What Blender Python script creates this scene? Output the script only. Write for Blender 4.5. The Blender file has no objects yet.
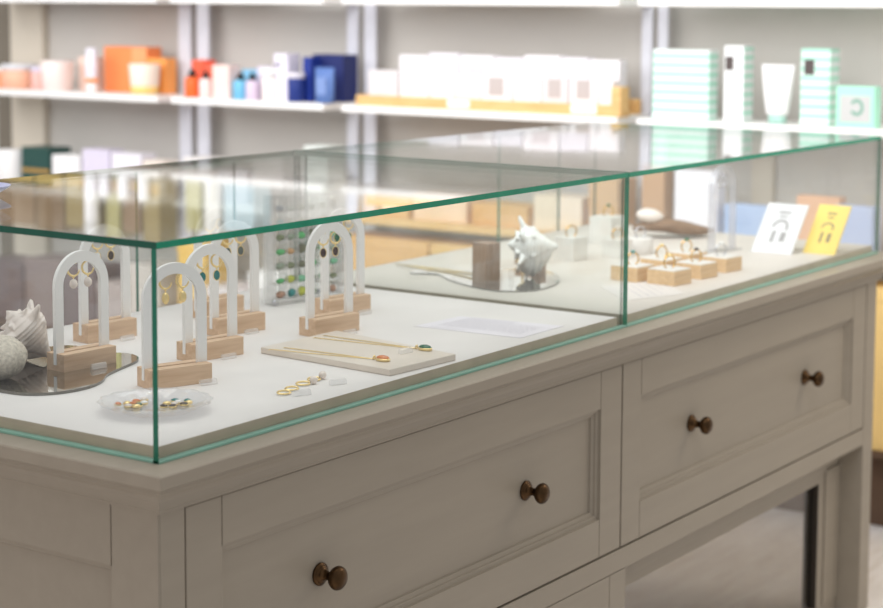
import bpy, bmesh, math, random
from mathutils import Vector, Matrix
random.seed(7)
C = bpy.context.scene.collection
R = math.radians
PI = math.pi

# ------------------------------------------------------------------ materials
def new_mat(name):
    m = bpy.data.materials.new(name); m.use_nodes = True
    nt = m.node_tree; nt.nodes.clear()
    return m, nt, nt.nodes.new('ShaderNodeOutputMaterial')

def lin(c):
    f = lambda v: (v/255/12.92) if v/255 <= 0.04045 else ((v/255+0.055)/1.055)**2.4
    return (f(c[0]), f(c[1]), f(c[2]), 1)

def paint(name, rgb, rough=0.5, var=0.06, scale=8, metal=0.0, bump=0.0, bscale=60, spec=0.4, trans=0.0, stretch=None, sheen=0, ior=1.45):
    m, nt, out = new_mat(name)
    b = nt.nodes.new('ShaderNodeBsdfPrincipled')
    nt.links.new(b.outputs[0], out.inputs[0])
    tc = nt.nodes.new('ShaderNodeTexCoord')
    src = tc.outputs['Object']
    if stretch:
        mp = nt.nodes.new('ShaderNodeMapping'); mp.inputs['Scale'].default_value = stretch
        nt.links.new(src, mp.inputs[0]); src = mp.outputs[0]
    n = nt.nodes.new('ShaderNodeTexNoise'); n.inputs['Scale'].default_value = scale; n.inputs['Detail'].default_value = 4
    nt.links.new(src, n.inputs['Vector'])
    r = nt.nodes.new('ShaderNodeValToRGB')
    c = lin(rgb)
    r.color_ramp.elements[0].position = 0.3; r.color_ramp.elements[1].position = 0.7
    r.color_ramp.elements[0].color = tuple(v*(1-var) for v in c[:3])+(1,)
    r.color_ramp.elements[1].color = tuple(min(1, v*(1+var)) for v in c[:3])+(1,)
    nt.links.new(n.outputs[0], r.inputs[0]); nt.links.new(r.outputs[0], b.inputs['Base Color'])
    b.inputs['Roughness'].default_value = rough; b.inputs['Metallic'].default_value = metal
    b.inputs['Specular IOR Level'].default_value = spec
    b.inputs['IOR'].default_value = ior
    if trans: b.inputs['Transmission Weight'].default_value = trans
    if bump:
        n2 = nt.nodes.new('ShaderNodeTexNoise'); n2.inputs['Scale'].default_value = bscale; n2.inputs['Detail'].default_value = 3
        nt.links.new(src, n2.inputs['Vector'])
        bp = nt.nodes.new('ShaderNodeBump'); bp.inputs['Strength'].default_value = bump; bp.inputs['Distance'].default_value = 0.002
        nt.links.new(n2.outputs[0], bp.inputs['Height']); nt.links.new(bp.outputs[0], b.inputs['Normal'])
    return m

def wood(name, rgb, dark, scale=(6, 60, 60), rough=0.55):
    m, nt, out = new_mat(name)
    b = nt.nodes.new('ShaderNodeBsdfPrincipled'); nt.links.new(b.outputs[0], out.inputs[0])
    tc = nt.nodes.new('ShaderNodeTexCoord'); mp = nt.nodes.new('ShaderNodeMapping')
    mp.inputs['Scale'].default_value = scale
    nt.links.new(tc.outputs['Object'], mp.inputs[0])
    n = nt.nodes.new('ShaderNodeTexNoise'); n.inputs['Scale'].default_value = 3; n.inputs['Detail'].default_value = 6; n.inputs['Distortion'].default_value = 0.6
    nt.links.new(mp.outputs[0], n.inputs['Vector'])
    r = nt.nodes.new('ShaderNodeValToRGB')
    r.color_ramp.elements[0].position = 0.3; r.color_ramp.elements[0].color = lin(dark)
    r.color_ramp.elements[1].position = 0.65; r.color_ramp.elements[1].color = lin(rgb)
    nt.links.new(n.outputs[0], r.inputs[0]); nt.links.new(r.outputs[0], b.inputs['Base Color'])
    b.inputs['Roughness'].default_value = rough; b.inputs['Specular IOR Level'].default_value = 0.3
    return m

def stripes(name, a, bcol, period, axis=2, frac=0.5, rough=0.4):
    m, nt, out = new_mat(name)
    b = nt.nodes.new('ShaderNodeBsdfPrincipled'); nt.links.new(b.outputs[0], out.inputs[0])
    tc = nt.nodes.new('ShaderNodeTexCoord'); sx = nt.nodes.new('ShaderNodeSeparateXYZ')
    nt.links.new(tc.outputs['Object'], sx.inputs[0])
    md = nt.nodes.new('ShaderNodeMath'); md.operation = 'PINGPONG'; md.inputs[1].default_value = period/2
    nt.links.new(sx.outputs[axis], md.inputs[0])
    gt = nt.nodes.new('ShaderNodeMath'); gt.operation = 'GREATER_THAN'; gt.inputs[1].default_value = period/2*frac
    nt.links.new(md.outputs[0], gt.inputs[0])
    mx = nt.nodes.new('ShaderNodeMix'); mx.data_type = 'RGBA'
    mx.inputs[6].default_value = lin(a); mx.inputs[7].default_value = lin(bcol)
    nt.links.new(gt.outputs[0], mx.inputs[0]); nt.links.new(mx.outputs[2], b.inputs['Base Color'])
    b.inputs['Roughness'].default_value = rough
    return m

def thin_glass(name, tint=(0.985, 0.995, 0.99), f0=0.04, rough=0.0, milk=0.0, milkcol=(0.9, 0.9, 0.9), refl=(1, 1, 1)):
    """a pane surface: see-through, mirror-like at a grazing angle (Schlick)"""
    m, nt, out = new_mat(name)
    g = nt.nodes.new('ShaderNodeNewGeometry')
    dt = nt.nodes.new('ShaderNodeVectorMath'); dt.operation = 'DOT_PRODUCT'
    nt.links.new(g.outputs['Normal'], dt.inputs[0]); nt.links.new(g.outputs['Incoming'], dt.inputs[1])
    ab = nt.nodes.new('ShaderNodeMath'); ab.operation = 'ABSOLUTE'; nt.links.new(dt.outputs['Value'], ab.inputs[0])
    om = nt.nodes.new('ShaderNodeMath'); om.operation = 'SUBTRACT'; om.inputs[0].default_value = 1; om.use_clamp = True
    nt.links.new(ab.outputs[0], om.inputs[1])
    pw = nt.nodes.new('ShaderNodeMath'); pw.operation = 'POWER'; pw.inputs[1].default_value = 5; nt.links.new(om.outputs[0], pw.inputs[0])
    ma = nt.nodes.new('ShaderNodeMath'); ma.operation = 'MULTIPLY_ADD'; ma.inputs[1].default_value = 0.80-f0; ma.inputs[2].default_value = f0
    nt.links.new(pw.outputs[0], ma.inputs[0])
    tr = nt.nodes.new('ShaderNodeBsdfTransparent'); tr.inputs[0].default_value = (*tint, 1)
    gl = nt.nodes.new('ShaderNodeBsdfGlossy'); gl.inputs['Roughness'].default_value = rough; gl.inputs['Color'].default_value = (*refl, 1)
    base = tr
    if milk:
        df = nt.nodes.new('ShaderNodeBsdfDiffuse'); df.inputs[0].default_value = (*milkcol, 1)
        mm = nt.nodes.new('ShaderNodeMixShader'); mm.inputs[0].default_value = milk
        nt.links.new(tr.outputs[0], mm.inputs[1]); nt.links.new(df.outputs[0], mm.inputs[2]); base = mm
    mx = nt.nodes.new('ShaderNodeMixShader')
    nt.links.new(ma.outputs[0], mx.inputs[0]); nt.links.new(base.outputs[0], mx.inputs[1]); nt.links.new(gl.outputs[0], mx.inputs[2])
    nt.links.new(mx.outputs[0], out.inputs[0])
    return m

M = {}
M['cab'] = paint('greige_paint', (157, 147, 132), 0.45, 0.03, 5, bump=0.12, bscale=14, stretch=(1, 8, 8))
M['cabdark'] = paint('dark_gap_and_shade_paint', (62, 54, 46), 0.8)  # dark behind the drawer gaps; also shade painted on the door stile
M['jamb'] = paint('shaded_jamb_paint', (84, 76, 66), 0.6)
M['brass'] = paint('antique_bronze', (84, 62, 40), 0.34, 0.35, 60, metal=0.9)
M['board'] = paint('white_board', (232, 228, 225), 0.5, 0.03, 12, bump=0.05, bscale=40, spec=0.3)
M['board_far'] = paint('warm_white_board', (214, 206, 198), 0.5, 0.03, 12, spec=0.3)
M['mdf'] = paint('board_edge_brown', (190, 176, 156), 0.7, 0.08, 30)
M['glass'] = thin_glass('case_glass')
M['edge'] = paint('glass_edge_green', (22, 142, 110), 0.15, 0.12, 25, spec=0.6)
M['edgedark'] = paint('glass_edge_shaded_green', (14, 84, 66), 0.15, 0.12, 25, spec=0.5)  # same glass edge; dimness of its shaded sides put into the colour
M['edgemid'] = paint('glass_edge_mid_green', (22, 112, 88), 0.15, 0.12, 25, spec=0.6)  # same edge, less dimmed in colour, for the upright left ends
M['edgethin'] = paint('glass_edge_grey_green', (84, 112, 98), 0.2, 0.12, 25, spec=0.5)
M['teal'] = paint('teal_glass_edge', (140, 188, 172), 0.3, 0.08, 20)
M['oak'] = wood('beech_wood', (226, 196, 166), (206, 172, 140), (4, 50, 50))
M['oak2'] = wood('pale_oak', (224, 192, 148), (206, 170, 126), (4, 50, 50))
M['walnut'] = wood('pinkish_wood', (172, 144, 126), (150, 122, 104), (40, 40, 6))
M['archwhite'] = paint('white_acrylic', (246, 245, 243), 0.35, 0.02, 5)
M['gold'] = paint('polished_gold', (246, 220, 158), 0.28, 0.05, 40, metal=0.85)
M['gold_ring'] = paint('yellow_gold', (222, 178, 96), 0.22, 0.05, 40, metal=1.0)
M['pad'] = paint('white_linen_pad', (222, 218, 213), 0.7, 0.03, 60)
M['silver'] = paint('polished_silver', (200, 200, 205), 0.15, 0.05, 40, metal=1.0)
M['pearl'] = paint('pearl', (236, 224, 214), 0.2, 0.04, 30, spec=0.6)
M['garnet'] = paint('dark_garnet', (52, 26, 26), 0.12, 0.3, 80, spec=0.7)
M['brownstone'] = paint('dark_brown_stone', (70, 52, 38), 0.12, 0.3, 80, spec=0.7)
M['tealstone'] = paint('teal_stone', (22, 124, 122), 0.12, 0.2, 80, spec=0.7)
M['greystone'] = paint('grey_green_stone', (92, 104, 98), 0.12, 0.3, 80, spec=0.7)
M['greenstone'] = paint('deep_green_stone', (10, 104, 72), 0.12, 0.3, 80, spec=0.7)
M['orangestone'] = paint('orange_carnelian', (222, 134, 78), 0.12, 0.2, 80, spec=0.7)
M['whitestone'] = paint('white_crystal', (252, 250, 246), 0.1, 0.1, 80, spec=0.7)
M['acrylic'] = thin_glass('clear_acrylic', (0.97, 0.97, 0.965), 0.06, 0.03, 0.12, (0.92, 0.9, 0.89))
M['tagclear'] = thin_glass('clear_tag_acrylic', (0.97, 0.97, 0.97), 0.06, 0.1, 0.22, (1, 0.98, 0.97))
M['rackclear'] = thin_glass('clear_rack_acrylic', (0.985, 0.985, 0.985), 0.05, 0.08, 0.24, (1, 0.99, 0.98))
M['archclear'] = thin_glass('clear_arch_acrylic', (0.90, 0.90, 0.92), 0.10, 0.05, 0.26, (0.72, 0.72, 0.76))
M['acrylic_edge'] = thin_glass('frosted_acrylic_edge', (0.95, 0.95, 0.95), 0.05, 0.1, 0.5, (0.9, 0.88, 0.87))
M['smoked'] = thin_glass('door_glass', (0.74, 0.73, 0.72), 0.04)
M['dish'] = thin_glass('crystal_dish_glass', (0.96, 0.96, 0.97), 0.13, 0.02, 0.09, (1, 1, 1))
M['marble'] = paint('cream_marble', (224, 214, 202), 0.35, 0.05, 14)
M['mirror'] = paint('mirror_silver', (205, 202, 196), 0.03, 0.0, 5, metal=1.0)
M['mirroredge'] = paint('mirror_edge', (120, 118, 112), 0.2, 0.1, 20, metal=0.7)
M['shell'] = paint('seashell', (238, 228, 220), 0.45, 0.06, 30, bump=0.4, bscale=90)
M['shellpink'] = paint('shell_orange_pink', (224, 176, 142), 0.4, 0.15, 25)
M['urchin'] = paint('sea_urchin_grey', (206, 198, 184), 0.7, 0.22, 200, bump=1.0, bscale=260)
M['paper'] = paint('white_paper', (236, 232, 238), 0.7, 0.01)
M['paper_soft'] = paint('soft_white_paper', (222, 215, 210), 0.7, 0.01)
M['ink'] = paint('pale_grey_ink', (168, 164, 176), 0.7)
M['ink2'] = paint('grey_ink', (140, 136, 134), 0.7)
M['white'] = paint('white_card', (246, 244, 243), 0.5, 0.02)
M['cream'] = paint('cream_plastic', (246, 236, 224), 0.4, 0.02)
M['shelf'] = paint('white_shelf', (246, 244, 241), 0.4, 0.01)
M['steel'] = paint('brushed_aluminium', (214, 214, 222), 0.35, 0.04, 30, metal=0.0)
M['wall'] = paint('greige_wall', (197, 193, 187), 0.7, 0.03, 2)
M['pillar'] = paint('beige_pillar', (206, 197, 182), 0.7, 0.03, 2)
M['wallgap'] = paint('dark_wall_gap', (120, 112, 100), 0.8)
M['floor'] = wood('pale_floor_boards', (240, 236, 234), (224, 218, 212), (2.0, 14, 14), 0.45)
M['plinth'] = paint('dark_brown_plinth', (98, 76, 60), 0.6, 0.1, 10)
M['ochre'] = paint('ochre_board', (240, 204, 134), 0.6, 0.05, 8)
M['ochrewood'] = wood('honey_wood', (236, 198, 138), (218, 172, 112), (30, 3, 30))
M['tan'] = paint('tan_panel', (226, 178, 118), 0.6, 0.05, 8)

def flat(rgb, rough=0.45, **k):
    key = 'c_%d_%d_%d' % rgb
    if key not in M: M[key] = paint('product_%d_%d_%d' % rgb, rgb, rough, 0.03, 6, **k)
    return M[key]

# ------------------------------------------------------------------ mesh builder
class MB:
    def __init__(s): s.bm = bmesh.new()
    def face(s, vs, mi=0, sm=False):
        try:
            f = s.bm.faces.new(vs); f.material_index = mi; f.smooth = sm; return f
        except ValueError: return None
    def box(s, x0, x1, y0, y1, z0, z1, mi=0, mis=None):
        v = [s.bm.verts.new(p) for p in ((x0,y0,z0),(x1,y0,z0),(x1,y1,z0),(x0,y1,z0),(x0,y0,z1),(x1,y0,z1),(x1,y1,z1),(x0,y1,z1))]
        # order: bottom, top, front(-y), right(+x), back(+y), left(-x)
        for i, idx in enumerate(((3,2,1,0),(4,5,6,7),(0,1,5,4),(1,2,6,5),(2,3,7,6),(3,0,4,7))):
            s.face([v[k] for k in idx], mis[i] if mis else mi)
        return s
    def obox(s, c, half, rot=None, mi=0):
        m = Matrix.Translation(c) @ (rot.to_4x4() if rot else Matrix())
        n0 = len(s.bm.verts)
        s.box(-half[0], half[0], -half[1], half[1], -half[2], half[2], mi)
        s.bm.verts.ensure_lookup_table()
        for v in s.bm.verts[n0:]: v.co = m @ v.co
        return s
    def prism(s, pts, z0, z1, mi=0, mside=None):
        lo = [s.bm.verts.new((x,y,z0)) for x,y in pts]; hi = [s.bm.verts.new((x,y,z1)) for x,y in pts]
        s.face(lo[::-1], mi); s.face(hi, mi)
        n = len(pts)
        for i in range(n):
            s.face([lo[i], lo[(i+1)%n], hi[(i+1)%n], hi[i]], mi if mside is None else mside)
        return s
    def loft(s, loops, mi=0, sm=False, cap0=True, cap1=True, closed=True):
        rows = [[s.bm.verts.new(p) for p in l] for l in loops]
        n = len(rows[0])
        for a, b in zip(rows, rows[1:]):
            for i in range(n if closed else n-1):
                s.face([a[i], a[(i+1)%n], b[(i+1)%n], b[i]], mi, sm)
        if cap0: s.face(rows[0][::-1], mi)
        if cap1: s.face(rows[-1], mi)
        return s
    def lathe(s, prof, n=24, o=(0,0,0), mi=0, sm=True, rot=None, sx=1, sy=1):
        rot = rot or Matrix.Identity(3); o = Vector(o)
        loops = []
        for r, z in prof:
            r = max(r, 1e-5)
            loops.append([o + rot @ Vector((r*sx*math.cos(2*PI*k/n), r*sy*math.sin(2*PI*k/n), z)) for k in range(n)])
        return s.loft(loops, mi, sm)
    def tube(s, path, rad, n=8, closed=False, mi=0):
        path = [Vector(p) for p in path]; loops = []
        N = len(path); up = Vector((0.13, 0.21, 0.97))
        for i, p in enumerate(path):
            a = path[(i-1) % N] if (closed or i) else p
            b = path[(i+1) % N] if (closed or i < N-1) else p
            t = (b-a).normalized()
            u = t.cross(up).normalized(); w = t.cross(u)
            r = rad(i/(N-1)) if callable(rad) else rad
            loops.append([p + u*r*math.cos(2*PI*k/n) + w*r*math.sin(2*PI*k/n) for k in range(n)])
        if closed: loops.append(loops[0]); return s.loft(loops, mi, True, False, False)
        return s.loft(loops, mi, True)
    def ball(s, o, rx, ry, rz, mi=0, nu=14, nv=8):
        prof = [(math.sin(PI*k/nv), -math.cos(PI*k/nv)) for k in range(nv+1)]
        o = Vector(o); loops = []
        for r, z in prof:
            loops.append([o + Vector((max(r,1e-3)*rx*math.cos(2*PI*k/nu), max(r,1e-3)*ry*math.sin(2*PI*k/nu), z*rz)) for k in range(nu)])
        return s.loft(loops, mi, True)
    def build(s, name, mats, parent=None, bev=0, seg=2, loc=None, rz=0, weld=False):
        if weld: bmesh.ops.remove_doubles(s.bm, verts=s.bm.verts, dist=1e-6)
        bmesh.ops.recalc_face_normals(s.bm, faces=s.bm.faces)
        me = bpy.data.meshes.new(name); s.bm.to_mesh(me); s.bm.free()
        for m in (mats if isinstance(mats, (list, tuple)) else [mats]): me.materials.append(m)
        o = bpy.data.objects.new(name, me); C.objects.link(o)
        if parent: o.parent = parent
        if loc: o.location = loc
        o.rotation_euler.z = rz
        if bev:
            b = o.modifiers.new('soft', 'BEVEL'); b.width = bev; b.segments = seg; b.limit_method = 'ANGLE'; b.angle_limit = R(40)
        return o

def tag(o, label, cat, group=None, kind=None):
    o['label'] = label; o['category'] = cat
    if group: o['group'] = group
    if kind: o['kind'] = kind
    return o
def thing(name, label, cat, loc=(0,0,0), rz=0, group=None):
    o = bpy.data.objects.new(name, None); C.objects.link(o); o.empty_display_size = 0.02
    o.location = loc; o.rotation_euler.z = rz
    return tag(o, label, cat, group)
def dup(root, loc, rz, label, group=None, scale=None, mats=None):
    r = root.copy(); C.objects.link(r); r.location = loc; r.rotation_euler.z = rz; r['label'] = label
    if group: r['group'] = group
    if scale: r.scale = scale
    for ch in root.children:
        c = ch.copy(); C.objects.link(c); c.parent = r
        if mats and ch.name.split('.')[0] in mats:
            c.data = ch.data.copy(); c.data.materials.clear(); c.data.materials.append(mats[ch.name.split('.')[0]])
        for g in ch.children:
            d = g.copy(); C.objects.link(d); d.parent = c
    return r
def struct(o):
    o['kind'] = 'structure'; return o

def rrect(x0, x1, y0, y1, r, n=5):
    pts = []
    for cx, cy, a0 in ((x1-r,y1-r,0),(x0+r,y1-r,90),(x0+r,y0+r,180),(x1-r,y0+r,270)):
        for k in range(n+1):
            a = R(a0+90*k/n); pts.append((cx+r*math.cos(a), cy+r*math.sin(a)))
    return pts
def spline(pts, n=8):
    out = []; N = len(pts)
    for i in range(N):
        p0, p1, p2, p3 = (Vector(pts[(i+k-1) % N]) for k in range(4))
        for k in range(n):
            t = k/n
            out.append(tuple(0.5*((2*p1)+(p2-p0)*t+(2*p0-5*p1+4*p2-p3)*t*t+(3*p1-p0-3*p2+p3)*t**3)))
    return out

# ------------------------------------------------------------------ main dimensions (metres); case corner at the origin
L, W, G = 2.142, 0.684, 0.250
HALF = L/2
FLOOR = -0.755
T = 0.008
DZ = 0.0168       # top of display boards
WX = 2.92        # face of the shelf wall

# ------------------------------------------------------------------ the setting
mb = MB(); mb.box(-4.0, WX+0.1, -3.5, 4.6, FLOOR-0.05, FLOOR); struct(mb.build('floor', M['floor']))
mb = MB(); mb.box(WX, WX+0.1, -3.5, 4.6, FLOOR, 1.7); struct(mb.build('wall_back', M['wall']))
mb = MB(); mb.box(WX-0.03, WX, 3.28, 3.44, FLOOR, 1.7); struct(mb.build('trim_1', M['pillar'], bev=0.003))
mb = MB(); mb.box(WX-0.012, WX, 3.44, 3.53, FLOOR, 1.7); struct(mb.build('trim_2', M['wallgap']))
mb = MB(); mb.box(WX-0.02, WX, 0.585, 0.645, FLOOR, 0.19); struct(mb.build('trim_3', M['pillar'], bev=0.003))

# ------------------------------------------------------------------ display cabinet
cab = thing('display_cabinet', 'long greige painted shop cabinet with moulded top and bronze drawer knobs', 'cabinet', (0,0,0))
CX1 = L - 0.005
def rect(o, z): return [(-o,-o,z),(CX1+o,-o,z),(CX1+o,W+o,z),(-o,W+o,z)]
mb = MB()
prof = [(0.0385,0),(0.040,-0.0015),(0.040,-0.0155),(0.0385,-0.017),(0.0335,-0.0175),(0.0335,-0.0225),(0.0325,-0.0235)]
for k in range(7):
    a = R(90*k/6); prof.append((0.0325-0.024*math.sin(a), -0.0235-0.024*(1-math.cos(a))))
prof += [(0.0085,-0.051),(0.006,-0.0525),(0.006,-0.056)]
mb.loft([rect(o, z) for o, z in prof][::-1])
mb.build('worktop', M['cab'], cab)

def map_front(u, w, z): return (u, w, z)            # w = depth into the cabinet
def map_side(u, w, z): return (w, u, z)
def panel(mb, fn, u0, u1, z0, z1, wl, wr, wb, wt, depth=0.014, ez=0.013):
    """framed and recessed panel seen from outside; stiles run full height, rails between"""
    def bx(a0, a1, d0, d1, c0, c1):
        p = fn(a0, d0, c0); q = fn(a1, d1, c1)
        mb.box(min(p[0],q[0]), max(p[0],q[0]), min(p[1],q[1]), max(p[1],q[1]), min(p[2],q[2]), max(p[2],q[2]))
    g = 0.0007
    if wl: bx(u0, u0+wl-g, 0, 0.02, z0, z1)
    if wr: bx(u1-wr+g, u1, 0, 0.02, z0, z1)
    bx(u0+wl+g, u1-wr-g, 0, 0.02, z1-wt, z1)
    if wb: bx(u0+wl+g, u1-wr-g, 0, 0.02, z0, z0+wb)
    a0, a1, c0, c1 = u0+wl, u1-wr, z0+wb, z1-wt
    def ring(i, d): return [fn(a0+i, d, c0+i), fn(a1-i, d, c0+i), fn(a1-i, d, c1-i), fn(a0+i, d, c1-i)]
    mb.loft([ring(0, 0.0012), ring(0.0008, 0.0050), ring(0.0062, 0.0055), ring(0.0070, 0.0088), ring(ez-0.0006, 0.0105), ring(ez, depth)], cap0=False, cap1=True)

# fixed frame
mb = MB()
mb.box(0.0, 0.0405, -0.001, 0.05, FLOOR, -0.052)                 # corner stile
mb.box(2.0865, CX1, -0.001, 0.055, FLOOR, -0.052)                    # right leg
mb.box(0.0405, 2.0865, -0.0005, 0.05, -0.395, -0.3605)               # rail under the drawers
mb.box(2.0865, CX1, W-0.055, W, FLOOR, -0.052)                       # rear right leg
mb.box(0.0, CX1, 0.03, W, -0.06, -0.05)
mb.box(0.017, 0.05, W-0.05, W, FLOOR, -0.052)
mb.box(2.10, CX1-0.004, 0.055, W-0.055, -0.395, -0.052)              # right end above the opening
mb.build('frame', M['cab'], cab, bev=0.0012)
mb = MB()
mb.box(0.03, 2.10, 0.024, W-0.01, -0.375, -0.0505)
mb.box(0.03, 1.075, 0.024, W-0.01, FLOOR, -0.375)
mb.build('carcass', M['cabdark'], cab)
mb = MB(); panel(mb, map_side, 0.0, W, FLOOR+0.02, -0.052, 0.073, 0.073, 0.09, 0.077, 0.010, 0.010)
mb.build('end_panel', M['cab'], cab, bev=0.0008, loc=(-0.003,0,0))

def knob(parent, x, y, z):
    rot = Matrix.Rotation(R(90), 3, 'X')
    mb = MB()
    mb.lathe([(0,0),(0.0145,0),(0.0150,0.0015),(0.0150,0.0030),(0.0130,0.0042),(0.0120,0.0046),(0.0118,0.0060),(0.0095,0.0074),(0.0082,0.0080),(0.0064,0.0110),(0.0056,0.0150),(0.0066,0.0185),(0.0098,0.0215),(0.0132,0.0240),(0.0152,0.0275),(0.0156,0.0305),(0.0143,0.0340),(0.0105,0.0372),(0.0055,0.0388),(0,0.0392)], 28, rot=rot)
    o = mb.build('knob', M['brass'], parent, loc=(x,y,z)); o['label'] = 'round antique bronze knob'
for x0, x1, kx in ((0.0435, 1.0586, (0.304, 0.793)), (1.0630, 2.0835, (1.330, 1.810))):
    mb = MB(); panel(mb, map_front, x0, x1, -0.3570, -0.0590, 0.0615, 0.066, 0.061, 0.060)
    d = mb.build('drawer', M['cab'], cab, bev=0.0008)
    for k in kx: knob(d, k, 0.014, -0.207)
mb = MB(); panel(mb, map_front, 0.0425, 1.078, -0.70, -0.3962, 0.0615, 0.0500, 0.061, 0.060)
mb.build('lower_drawer', M['cab'], cab, bev=0.0008)
mb = MB(); mb.box(1.0780, 1.085, 0.003, W-0.01, FLOOR, -0.396); mb.build('side_wall', M['cab'], cab)
mb = MB()
mb.box(1.085, 2.0865, 0.050, 0.078, -0.462, -0.3955)
mb.box(1.982, 2.0865, 0.050, 0.076, FLOOR+0.03, -0.462)
mb.box(1.085, 2.0865, 0.050, 0.078, FLOOR+0.005, FLOOR+0.03)
mb.box(2.010, 2.0865, 0.046, 0.050, FLOOR+0.03, -0.44); mb.box(1.085, 2.010, 0.046, 0.050, -0.44, -0.396)
dfm = mb.build('door_frame', M['cab'], cab, bev=0.001)
mb = MB(); mb.box(1.086, 1.979, 0.060, 0.064, FLOOR+0.03, -0.462); mb.build('door_glass', M['smoked'], cab)
mb = MB(); mb.box(1.9795, 1.982, 0.0505, 0.080, FLOOR+0.03, -0.462); mb.build('shaded_stile_side', M['cabdark'], cab)  # thin dark skin: shade painted on the stile's inner side

# ------------------------------------------------------------------ glass cases
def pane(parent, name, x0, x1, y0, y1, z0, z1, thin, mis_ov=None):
    """mis order: bottom, top, -y, +x, +y, -x ; slots 0 glass, 1 green, 2 shaded green, 3 grey green"""
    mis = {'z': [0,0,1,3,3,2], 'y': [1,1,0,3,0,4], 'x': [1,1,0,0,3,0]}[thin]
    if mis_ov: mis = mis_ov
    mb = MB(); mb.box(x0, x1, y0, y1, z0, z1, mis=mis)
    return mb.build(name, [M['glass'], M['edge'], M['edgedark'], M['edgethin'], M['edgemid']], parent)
def strip(parent, x0, x1, y0, y1):
    mb = MB(); mb.box(x0, x1, y0, y1, 0, 0.0035)
    mb.build('bottom_edge_strip', M['teal'], parent, bev=0.0006)  # added strip stands for the pane's bottom edge seen through glass
for x0, x1, lab in ((0, HALF-0.001, 'nearer glass display case holding the white earring arches'),
                    (HALF+0.001, L, 'farther glass display case holding the ring blocks')):
    g = thing('glass_case', lab, 'display case', (0,0,0), group='glass cases on the cabinet')
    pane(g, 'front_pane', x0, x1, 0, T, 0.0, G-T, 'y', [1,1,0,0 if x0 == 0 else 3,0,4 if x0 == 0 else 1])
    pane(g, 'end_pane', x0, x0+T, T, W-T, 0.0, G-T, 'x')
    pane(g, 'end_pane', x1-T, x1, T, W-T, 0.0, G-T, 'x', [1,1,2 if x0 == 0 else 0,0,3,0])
    pane(g, 'rear_pane', x0+T, x0+0.886, W-0.024, W-0.024+0.006, 0.0, G-T, 'y')
    pane(g, 'rear_pane', x0+0.660, x1-T, W-0.014, W-0.014+0.006, 0.0, G-T, 'y')
    pane(g, 'top_pane', x0, x1, 0, W, G-T, G, 'z')
    strip(g, x0, x1, -0.0008, T+0.0008)
    if x0 == 0:
        for ch in g.children:
            for v in ch.data.vertices:
                if v.co.z > 0.2: v.co.z -= v.co.x*0.002
        mb = MB(); mb.box(x1-0.0004, x1+0.0024, 0.001, W-0.001, G-T-0.002, G-0.0017); mb.build('seam_strip', M['edgethin'], g)
    else:                                                  # slope added to both lids to lower the mirrored shelves
        for ch in g.children:
            for v in ch.data.vertices:
                if v.co.z > 0.2: v.co.z -= 0.002*x0+(v.co.x-x0)*0.004
    if x0 == 0: strip(g, -0.0008, T+0.0008, T+0.001, W)
for x0, x1, m, lab in ((0.0095, 1.056, 'board', 'white display board lying under the earring arches'), (1.0835, L-0.011, 'board_far', 'warm white display board lying under the ring blocks')):
    mb = MB(); mb.box(x0, x1, 0.0095, W-0.026, 0.0002, DZ, mis=[1,0,1,1,1,1])
    tag(mb.build('display_board', [M[m], M['mdf']]), lab, 'board')

o = MB().lathe([(0,0.0002),(0.022,0.0002),(0.036,0.005),(0.048,0.0125),(0.0495,0.0145),(0.047,0.0145),(0.034,0.007),(0,0.005)], 40).build('round_tray', paint('lilac_ceramic', (186, 190, 222), 0.3, 0.03, 10), loc=(0.200,0.528,G))
tag(o, 'round lilac tray standing on the glass top at the left picture edge', 'tray')
# ------------------------------------------------------------------ arch earring stands
AB_L, AB_D, AB_H = 0.091, 0.036, 0.0255
AH, AW, AL, AT = 0.160, 0.0925, 0.0138, 0.0058
def arch_mb(w, h, leg, t, z0, n=28):
    mb = MB(); ro = w/2; ri = ro-leg
    def outline(r):
        pts = [(-r, z0), (-r, (z0+h-ro)*0.5)]
        for k in range(n+1):
            a = PI - PI*k/n; pts.append((r*math.cos(a), h-ro + r*math.sin(a)*(1.0 if r == ro else (ro-leg*1.05)/ri)))
        return pts + [(r, (z0+h-ro)*0.5), (r, z0)]
    o, i = outline(ro), outline(ri)
    for y in (-t/2, t/2):
        A = [mb.bm.verts.new((x,y,z)) for x,z in o]; B = [mb.bm.verts.new((x,y,z)) for x,z in i]
        for k in range(len(A)-1): mb.face([A[k],A[k+1],B[k+1],B[k]])
    for l in (o, i):
        A = [mb.bm.verts.new((x,-t/2,z)) for x,z in l]; B = [mb.bm.verts.new((x,t/2,z)) for x,z in l]
        for k in range(len(A)-1): mb.face([A[k],A[k+1],B[k+1],B[k]], 0, True)
    for s in (-1, 1):
        mb.face([mb.bm.verts.new((s*ro,-t/2,z0)), mb.bm.verts.new((s*ri,-t/2,z0)), mb.bm.verts.new((s*ri,t/2,z0)), mb.bm.verts.new((s*ro,t/2,z0))])
    return mb
def base_mb():
    mb = MB(); d, h, s, sd = AB_D/2, AB_H, AT/2, 0.0155
    pr = [(-d,0),(d,0),(d,h),(s,h),(s,h-sd),(-s,h-sd),(-s,h),(-d,h)]
    mb.loft([[(-AB_L/2,y,z) for y,z in pr], [(AB_L/2,y,z) for y,z in pr]])
    return mb
GA = 'white arch earring stands on wooden bases'
stand0 = None
def arch_center(near, rz):
    a = R(rz); return (near[0]+math.cos(a)*AB_L/2-math.sin(a)*AB_D/2, near[1]+math.sin(a)*AB_L/2+math.cos(a)*AB_D/2)
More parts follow.
